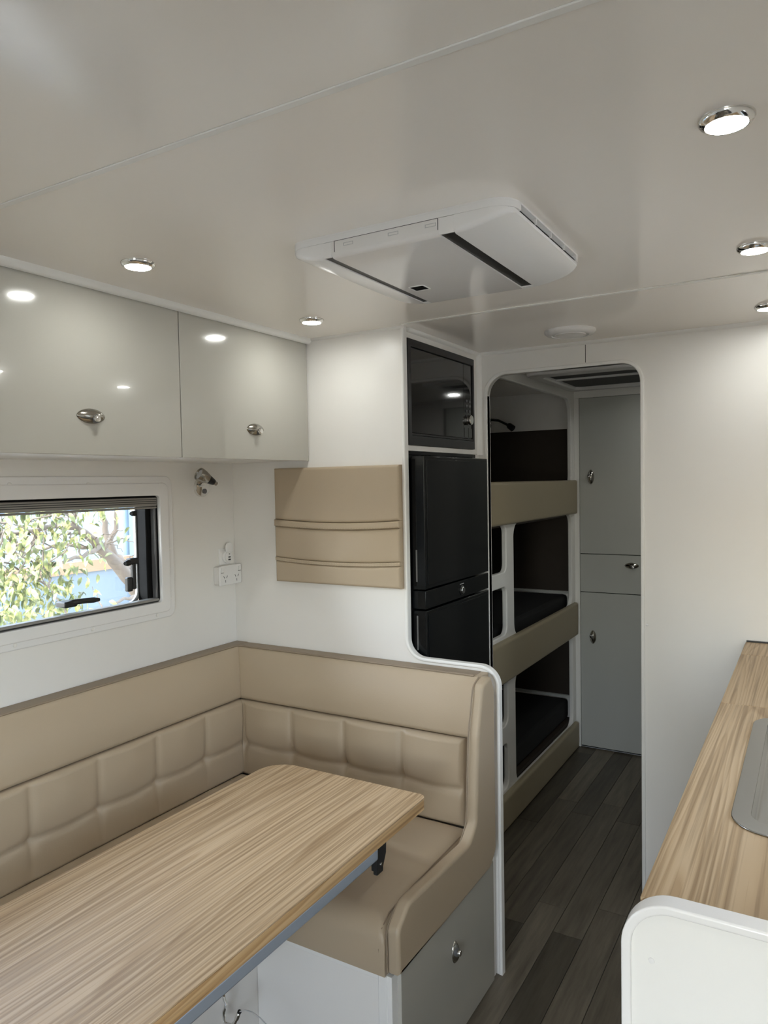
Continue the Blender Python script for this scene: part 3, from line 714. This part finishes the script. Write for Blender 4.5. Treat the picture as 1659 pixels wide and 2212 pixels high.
# small reading lamp in the top bunk
bl = thing('bunk_light', (-1.60, YE-.03, 1.79), 'small dark gooseneck light on the wall inside top bunk', 'lamp')
MB().tube([(-1.66, YE-.008, 1.815), (-1.62, YE-.05, 1.845), (-1.56, YE-.08, 1.835), (-1.50, YE-.09, 1.805)], .007, 8).build('neck', 'black_satin', bl)
MB().lathe([(.012, 0), (.017, .01), (.018, .04)], (-1.50, YE-.09, 1.807), (.8, -.1, -.6), 14).build('head', 'black_satin', bl)
MB().lathe([(.022, 0), (.022, .006)], (-1.66, YE-.001, 1.815), (0, -1, 0), 16).build('base', 'black_satin', bl)

# ------------------------------------------------------------------ lockers at the end of the bunk room
lk = thing('tall_locker', (-.75, 4.02, 0), 'grey tall locker with two doors and a drawer at end of bunk room', 'locker')
YL = 4.008; LX0, LX1 = -1.114, -.30
box('carcass', 'black_satin', (-1.1425, LX1+.02, YL+.014, YE-.001, .002, H-.001), lk)  # carcass coloured black to stand in for shade in the door gaps
box('header', 'trim_white', (-1.1425, LX1+.02, YL-.004, YL+.0138, 1.934, H-.001), lk, bevel=.001)
box('stile', 'trim_white', (-1.1425, LX0-.002, YL-.004, YL+.0138, .002, 1.9338), lk, bevel=.001)
d = box('locker_door', 'locker_grey', (LX0, LX1, YL, YL+.012, 1.0835, 1.932), lk, bevel=.0008)
leaf_handle(d, (-1.053, YL, 1.503), (0, 0, 1), (1, 0, 0), (0, -1, 0), .080, .036)
d = box('drawer', 'locker_grey', (LX0, LX1, YL, YL+.012, .8725, 1.0795), lk, bevel=.0008)
leaf_handle(d, (-.839, YL, 1.025), (1, 0, 0), (0, 0, 1), (0, -1, 0), .075, .034)
d = box('locker_door', 'locker_grey', (LX0, LX1, YL, YL+.012, .012, .8685), lk, bevel=.0008)
leaf_handle(d, (-1.047, YL, .623), (0, 0, 1), (1, 0, 0), (0, -1, 0), .075, .036)
# bunk room roof hatch
ht = thing('roof_hatch', (-.85, 3.44, 1.945), 'white framed roof hatch with dark screen in the bunk room ceiling', 'roof hatch')
hx0, hx1, hy0, hy1 = -1.105, -.60, 3.09, 3.80
MB().plate(rrect(hx0, hx1, hy0, hy1, .05, 6), [rrect(hx0+.055, hx1-.055, hy0+.10, hy1-.06, .03, 5)], .032, lambda a, b, w: (a, b, H-.034+w), bevel=.010, bseg=3).build('hatch_frame', 'plastic_white', ht)
box('screen', 'mesh_dark', (hx0+.05, hx1-.05, hy0+.09, hy1-.05, H-.018, H-.006), ht)
box('blind_bar', 'plastic_white', (hx0+.05, hx1-.05, hy0+.30, hy0+.322, H-.026, H-.014), ht, bevel=.003)

# ------------------------------------------------------------------ kitchen run
CZ = .957; CX0 = -.190
kc = thing('kitchen_cabinet', (.13, 1.8, 0), 'cream kitchen base cabinet beneath the oak worktop', 'cabinet')
box('bottom_board', 'wall_white', (-.146, XR-.002, .950, YR-.008, .08, .096), kc)
box('back_board', 'wall_white', (XR-.014, XR-.002, .950, YR-.008, .0965, CZ-.031), kc)
for y0 in (.950, 2.590): box('side_board', 'wall_white', (-.146, XR-.0145, y0, y0+.016, .0965, CZ-.031), kc)
box('kick_board', 'black_satin', (-.110, XR-.001, .950, YR-.008, .002, .079), kc)
for y0, y1 in ((.955, 1.50), (1.504, 2.05), (2.054, 2.60)):
    d = box('cabinet_door', 'door_cream', (-.163, -.1465, y0, y1, .085, CZ-.036), kc, bevel=.001)
    leaf_handle(d, (-.163, (y0+y1)/2, .80), (0, 1, 0), (0, 0, 1), (-1, 0, 0))
ct = thing('worktop', (.13, 1.8, CZ-.03), 'oak laminate kitchen worktop running up to the white rear wall', 'worktop')
SX0, SX1, SY0, SY1 = -.112, .36, 1.195, 1.80
cut = rrect(SX0+.012, SX1-.012, SY0+.012, SY1-.012, .05, 5)
MB().plate([(CX0, .950), (XR-.001, .950), (XR-.001, 1.8762), (CX0, 1.8762)], [cut], .030, lambda a, b, w: (a, b, CZ-.030+w), bevel=.001).build('worktop_panel', 'oak', ct)
box('worktop_panel', 'oak', (CX0, XR-.001, 1.8776, 2.4162, CZ-.030, CZ), ct, bevel=.001)
box('worktop_panel', 'oak', (CX0, XR-.001, 2.4176, 2.604, CZ-.030, CZ), ct, bevel=.001)
box('back_strip', 'black_plastic', (CX0+.002, XR-.001, 2.6045, YR-.0005, CZ-.02, CZ+.004), ct)
sk = thing('sink', (.12, 1.5, CZ), 'stainless steel sink with ribbed drainer set into the oak worktop', 'sink')
# rim plate + pressed tray + ribs + bowl
MB().plate(rrect(SX0, SX1, SY0, SY1, .060, 8), [rrect(SX0+.028, .115, SY0+.040, SY1-.030, .030, 6), rrect(.135, SX1-.030, SY0+.035, SY1-.035, .06, 6)], .0028, lambda a, b, w: (a, b, CZ+.0004+w), bevel=.0012).build('rim', 'steel', sk)
tr = MB()
tu0, tu1, tv0, tv1 = SX0+.027, .116, SY0+.039, SY1-.029
def tray(a, b):
    x = tu0+(tu1-tu0)*a; y = tv0+(tv1-tv0)*b
    d = min(x-tu0, tu1-x, y-tv0, tv1-y); z = CZ+.0025 - .010*min(1, d/.010)
    k = (x-tu0-.030)/.032
    if 0 < k < 5 and d > .03:
        e = min(1, (min(y-tv0, tv1-y)-.03)/.012)
        z += .007*e*math.exp(-((k-math.floor(k)-.5)/.26)**2)
    if d <= 1e-6: z = CZ+.0025
    return (x, y, z)
tr.grid(tray, 90, 70); tr.build('drainer_tray', 'steel', sk, ang=70)
bw = MB(); b0, b1, c0, c1 = .135, SX1-.03, SY0+.035, SY1-.035
rings = [(0, CZ+.001, .06), (.004, CZ-.01, .058), (.012, CZ-.12, .05), (.03, CZ-.14, .04), (.08, CZ-.145, .03)]
R0 = [rrect(b0+i, b1-i, c0+i, c1-i, max(.012, rr-i*.2), 6) for i, z, rr in rings]; nn = len(R0[0])
bw.add([(q[0], q[1], rings[k][1]) for k in range(len(rings)) for q in R0[k]], [(k*nn+i, k*nn+(i+1) % nn, (k+1)*nn+(i+1) % nn, (k+1)*nn+i) for k in range(len(rings)-1) for i in range(nn)] + [tuple((len(rings)-1)*nn+i for i in range(nn))])
bw.build('bowl', 'steel', sk, ang=60)

# end panel of the kitchen run
ep = thing('kitchen_end_panel', (.1, .93, 0), 'white end panel with rounded corner closing the kitchen worktop', 'end panel')
epath = fillet([(XR-.001, .970, 0), (-.208, .970, .062), (-.208, .001, 0)], closed=False, n=12)
pf = MB().plate([(XR-.001, .001)] + offset(epath, .005), [], .020, lambda a, b, w: (a, .924+w, b)).build('panel', 'trim_white', ep)
MB().plate(epath + list(reversed(offset(epath, .012))), [], .030, lambda a, b, w: (a, .918+w, b), bevel=.003, bseg=2).build('edge_trim', 'plastic_white', ep)
MB().lathe([(.0040, 0), (.0036, .0012), (0, .0016)], (-.172, .924, .893), (0, -1, 0), 12).build('screw_cap', 'plastic_white', ep)
MB().lathe([(.0062, 0), (.0060, .0006)], (-.163, .924, .787), (0, -1, 0), 14).build('screw_hole', 'grey_plastic', ep)

# ------------------------------------------------------------------ ceiling air conditioner
ac = thing('air_conditioner', (-.69, 1.42, 1.93), 'white rooftop air conditioner ceiling unit with two dark slots', 'air conditioner')
AX0, AX1, AY0, AY1 = -.930, -.447, 1.200, 1.645; zB = 1.934
def ac_bottom(x):
    a = x-AX0; b = AX1-x; q = min(a, b); L_ = .125 if b < a else .115
    if q >= L_: return zB
    t = 1-q/L_; return zB + .026*t**2.2
base_pl = rrect(AX0, AX1, AY0, AY1, .045, 8)
MB().plate(base_pl, [], .0035, lambda a, b, w: (a, b, H-.0035+w)).build('base_plate', 'plastic_white', ac)
nd = .016; core = []
for q_ in rrect(AX0, AX1, AY0, AY1, .045, 8): core.append(q_)
core = core[:9] + [(AX1, AY0+.050), (AX1-nd, AY0+.050), (AX1-nd, AY1-.050), (AX1, AY1-.050)] + core[9:27] + [(AX0, AY1-.050), (AX0+nd, AY1-.050), (AX0+nd, AY0+.050), (AX0, AY0+.050)] + core[27:]
MB().plate(core, [], .0108, lambda a, b, w: (a, b, H-.0144+w)).build('vent_core', 'plastic_white', ac)
for k_ in range(3):
    for xa in (AX0+.0005, AX1-nd): box('vent_post', 'plastic_white', (xa, xa+nd-.0005, AY0+.132+.088*k_, AY0+.136+.088*k_, H-.0143, H-.0036), ac)
def ac_body(name, x0, x1, n, y0=AY0+.001, y1=AY1-.001, rad=.0, mtl='plastic_white', ztop=H-.0145):
    m = MB(); xs = [x0+(x1-x0)*i/n for i in range(n+1)]; my = 16
    def ylim(x):
        q = min(x-AX0, AX1-x); rr = .045
        if q >= rr: return y0, y1
        d = rr-math.sqrt(max(0, rr*rr-(rr-q)**2)); return y0+d, y1-d
    V = []; F = []
    for x in xs:
        a, b = ylim(x); zb = ac_bottom(x)
        prof = []
        er = .010
        prof.append((a, ztop)); 
        for k in range(5):
            an = PI/2*k/4; prof.append((a+er*(1-math.cos(an)), zb+er*(1-math.sin(an))))
        for k in range(4, -1, -1):
            an = PI/2*k/4; prof.append((b-er*(1-math.cos(an)), zb+er*(1-math.sin(an))))
        prof.append((b, ztop))
        V += [(x, yy, zz) for yy, zz in prof]
    k = len(prof)
    for i in range(n):
        for j in range(k-1): F.append((i*k+j, (i+1)*k+j, (i+1)*k+j+1, i*k+j+1))
        F.append((i*k+k-1, (i+1)*k+k-1, (i+1)*k, i*k))
    F.append(tuple(range(k))); F.append(tuple(n*k+j for j in range(k-1, -1, -1)))
    m.add(V, F); return m.build(name, mtl, ac, ang=40)
sl1, sl2 = (-.8370, -.8185), (-.5830, -.5550)
ac_body('side_louvre_cover', AX0+.004, sl1[0], 14)
ac_body('side_louvre_cover', sl2[1], AX1-.004, 14)
ac_body('centre_panel', sl1[1], sl2[0], 6, mtl='ac_gloss')
box('slot', 'black_plastic', (sl1[0], sl1[1], AY0+.004, AY1-.02, zB+.003, H-.015), ac)
box('slot', 'black_plastic', (sl2[0], sl2[1], AY0+.004, AY1-.02, zB+.003, H-.015), ac)
for (a, b) in (sl1, sl2): box('slot_end', 'plastic_white', (a, b, AY1-.019, AY1-.003, zB+.001, H-.015), ac)
for (a, b) in (sl1, sl2): box('slot_end', 'plastic_white', (a, b, AY0+.0008, AY0+.0038, zB+.0015, H-.015), ac)
MB().plate(rrect(-.795, -.762, 1.478, 1.512, .002, 2), [], .001, lambda a, b, w: (a, b, zB-.0006+w)).build('sensor_window', 'black_gloss', ac)
MB().plate(rrect(-.798, -.759, 1.475, 1.515, .003, 2), [rrect(-.7955, -.7615, 1.4775, 1.5125, .002, 2)], .0012, lambda a, b, w: (a, b, zB-.0012+w)).build('sensor_rim', 'plastic_white', ac)
for x in (-.790, -.690, -.612):
    MB().plate([(x, 1.9525), (x+.022, 1.9525), (x+.022, 1.9585), (x, 1.9585)], [[(x+.001, 1.9534), (x+.021, 1.9534), (x+.021, 1.9576), (x+.001, 1.9576)]], .0006, lambda a, b, w: (a, AY0+.0008-w, b)).build('clip', 'marker_white', ac)
for x in (-.812, -.587): box('panel_gap', 'mesh_dark', (x, x+.0012, AY0+.0004, AY0+.0014, 1.9445, H-.015), ac)
box('panel_gap', 'mesh_dark', (-.812, -.587, AY0+.0002, AY0+.0014, H-.0150, H-.0136), ac)

# ------------------------------------------------------------------ round vent / smoke alarm cover
rv = thing('ceiling_vent', (-.695, 2.405, H-.02), 'round white vent cover on ceiling before the doorway', 'vent')
MB().lathe([(.083, 0), (.083, .006), (.076, .013), (.060, .016), (.058, .013), (.052, .013), (.050, .017), (.020, .019), (0, .0195)], (-.695, 2.400, H), (0, 0, -1), 40).build('cover', 'plastic_white', rv, ang=50)
MB().lathe([(.0585, .0125), (.0515, .0130)], (-.695, 2.400, H-.001), (0, 0, -1), 40, cap=False).build('grille_ring', 'locker_grey', rv)

# ------------------------------------------------------------------ downlights
lights = [(-1.272, 1.119, 'lit chrome downlight in ceiling beside the long cupboard door'), (-1.290, 1.781, 'lit chrome downlight in ceiling corner near the white partition'),
          (-.106, 1.116, 'lit chrome downlight in ceiling over the kitchen end panel'), (-.112, 1.763, 'lit chrome downlight in ceiling over the sink'),
          (-.118, 2.392, 'lit chrome downlight in ceiling close to the rear wall'),
          (-.50, 3.70, 'lit chrome downlight in the bunk room ceiling beside the roof hatch'),
          (-.40, 3.02, 'added unseen downlight in the bunk room ceiling just behind the rear wall'),  # hidden downlight added to brighten the bunk pads and post
          (-1.272, .35, 'lit chrome downlight in ceiling over the near bench end'), (-.106, .35, 'lit chrome downlight in ceiling over the entry')]
first = None
for x, y, lab in lights:
    if first is None:
        t = thing('downlight', (x, y, H), lab, 'ceiling light', 'ceiling downlights')
        MB().lathe([(.0365, 0), (.0365, .003), (.034, .007), (.0285, .0105), (.0275, .0100), (.0275, .004)], (x, y, H), (0, 0, -1), 36).build('bezel', 'chrome', t, ang=50)
        MB().lathe([(.0274, .0060), (.0274, .0085), (.0265, .0098), (.020, .0108), (0, .0115)], (x, y, H), (0, 0, -1), 32).build('lens', 'lamp_lens', t, ang=60)
        first = t
    else:
        c = dup(first, (x, y, H)); c['label'] = lab

# ------------------------------------------------------------------ outside the window
struct(box('ground', 'ground', (-14, 12, -14, 14, -.75, -.70)))
fe = thing('garden_fence', (-5.0, 3.5, -.70), 'pale blue sheet fence with brown rail beyond the window', 'fence')
for i in range(9):
    y0 = .6+.72*i
    pnl = MB(); ribs = [(y0+.72*k/24, .010*(1 if (k//2) % 2 else 0)) for k in range(25)]
    pnl.add([(-5.0+d_, yy, z) for z in (.92, 2.6) for yy, d_ in ribs], [(k, k+1, 26+k, 25+k) for k in range(24)])
    pnl.build('fence_sheet', 'fence_blue', fe, smooth=False)
box('fence_rail', 'fence_brown', (-5.06, -4.94, .6, 7.1, .83, .915), fe)
box('plinth', 'slate_blue', (-5.04, -4.97, .6, 7.1, -.70, .829), fe)
for i in range(4): box('fence_post', 'fence_blue', (-4.985, -4.93, 1.3+1.45*i, 1.35+1.45*i, -.70, 2.62), fe)

tre = thing('garden_tree', (-3.25, 3.0, -.70), 'leaning tree with pale bark and variegated yellow-green leaves outside window', 'tree')
def br_(name, pts, rads, par=tre):
    out = []; rr = []
    for k in range(len(pts)-1):
        a, b = Vector(pts[k]), Vector(pts[k+1])
        for i in range(4):
            t = i/4; jit = Vector((rnd.uniform(-1, 1), rnd.uniform(-1, 1), rnd.uniform(-1, 1)))*.008*(0 if (k == 0 and i == 0) else 1)
            out.append(a.lerp(b, t)+jit); rr.append(rads[k]+(rads[k+1]-rads[k])*t)
    out.append(Vector(pts[-1])); rr.append(rads[-1])
    MB().tube(out, rr, 8).build(name, 'bark', par, ang=80); return out
tips = []
tips += br_('trunk', [(-3.25, 3.20, -.69), (-3.27, 3.06, .30), (-3.28, 2.93, .77), (-3.30, 2.79, .966), (-3.30, 2.654, 1.10), (-3.32, 2.555, 1.22)], [.085, .062, .050, .042, .034, .026])[14:]
main = [[(-3.32, 2.555, 1.22), (-3.34, 2.458, 1.287), (-3.30, 2.324, 1.307), (-3.22, 2.124, 1.285), (-3.15, 1.85, 1.30)],
        [(-3.30, 2.76, 1.03), (-3.36, 2.732, 1.115), (-3.40, 2.707, 1.271), (-3.42, 2.690, 1.40), (-3.44, 2.72, 1.70)],
        [(-3.31, 2.60, 1.16), (-3.28, 2.655, 1.224), (-3.26, 2.673, 1.349), (-3.24, 2.62, 1.60)],
        [(-3.30, 2.583, 1.179), (-3.20, 2.398, 1.147), (-3.12, 2.166, 1.135), (-3.05, 2.0, 1.10)],
        [(-3.28, 2.90, .80), (-3.15, 2.86, .95), (-3.05, 2.93, 1.05)],
        [(-3.34, 2.46, 1.287), (-3.25, 2.42, 1.40), (-3.20, 2.30, 1.55)],
        [(-3.29, 2.84, .88), (-3.15, 2.60, .90), (-3.02, 2.35, .86), (-2.95, 2.15, .84)],
        [(-3.25, 2.20, 1.29), (-3.15, 2.08, 1.20), (-3.1, 1.95, 1.05)],
        [(-3.31, 2.60, 1.16), (-3.42, 2.45, 1.20), (-3.5, 2.30, 1.16), (-3.55, 2.1, 1.18)]]
rads = [[.024, .02, .015, .010, .005], [.026, .022, .018, .014, .008], [.017, .014, .010, .006], [.013, .010, .007, .003], [.012, .009, .005], [.010, .007, .004], [.011, .008, .005, .003], [.007, .005, .003], [.012, .009, .006, .004]]
for pts, rd in zip(main, rads): tips += br_('branch', pts, rd)
for k in range(90):
    b = rnd.choice(tips); L_ = rnd.uniform(.12, .34)
    d_ = Vector((rnd.uniform(-.6, 1), rnd.uniform(-1, .5), rnd.uniform(-.4, .7))).normalized()
    pts = [b, b+d_*L_*.5+Vector((0, 0, .02)), b+d_*L_]
    tips += br_('twig', pts, [.005, .0035, .0015])
# leaves: pointed, folded along the midrib, drooping
def leaf_geo(L_, Wd, fold, droop):
    q = [(0, 0, 0), (.30*L_, Wd*.40, fold*.7), (.30*L_, -Wd*.40, fold*.7), (.32*L_, 0, 0), (.65*L_, Wd*.42, fold*.6-droop*.4), (.65*L_, -Wd*.42, fold*.6-droop*.4), (.68*L_, 0, -droop*.45), (L_, 0, -droop)]
    return q, [(0, 3, 1), (0, 2, 3), (1, 3, 6, 4), (2, 5, 6, 3), (4, 6, 7), (5, 7, 6)]
lv = []
for k in range(4):
    q, fcs = leaf_geo(*[(.052, .024, .006, .014), (.044, .022, .008, .016), (.058, .025, .005, .022), (.038, .020, .007, .008)][k])
    me = bpy.data.meshes.new('leaf'); me.from_pydata(q, [], fcs); me.materials.append(MATS['leaf']); me.shade_smooth(); lv.append(me)
def leaf_spot():
    while True:
        if rnd.random() < .42:
            b = rnd.choice(tips); p_ = b + Vector((rnd.gauss(0, .07), rnd.gauss(0, .09), rnd.gauss(.0, .07)))
        elif rnd.random() < .62:    # dense lower-left mass
            p_ = Vector((rnd.uniform(-3.4, -2.9), rnd.gauss(2.02, .16), rnd.gauss(.98, .13)))
        else:                       # upper canopy
            p_ = Vector((rnd.uniform(-3.5, -2.95), rnd.gauss(2.25, .28), rnd.gauss(1.45, .10)))
        if p_.y > 2.60 and rnd.random() < .90: continue
        if p_.y > 2.42 and p_.z < 1.36 and rnd.random() < .70: continue
        if p_.y > 2.35 and p_.z < 1.10 and rnd.random() < .9: continue
        return p_
def leaf_rot():
    return (rnd.uniform(-.9, .9), rnd.uniform(.1, 1.3), rnd.uniform(0, 2*PI))
T0 = WORG[tre.name]
for k in range(300):
    o = bpy.data.objects.new('leaf', rnd.choice(lv)); COL.objects.link(o); o.parent = tre
    o.location = leaf_spot() + Vector((.12, 0, 0)) - T0; o.rotation_euler = leaf_rot()
V = []; F = []
from mathutils import Euler
for k in range(1400):
    me = rnd.choice(lv); M_ = Matrix.Translation(leaf_spot()) @ Euler(leaf_rot()).to_matrix().to_4x4(); o_ = len(V)
    V += [tuple(M_ @ q.co) for q in me.vertices]; F += [[i+o_ for i in q.vertices] for q in me.polygons]
mbf = MB(); mbf.v = V; mbf.f = F
fo = mbf.build('foliage', 'leaf', tre, smooth=True, ang=180); tag(fo, kind='stuff')
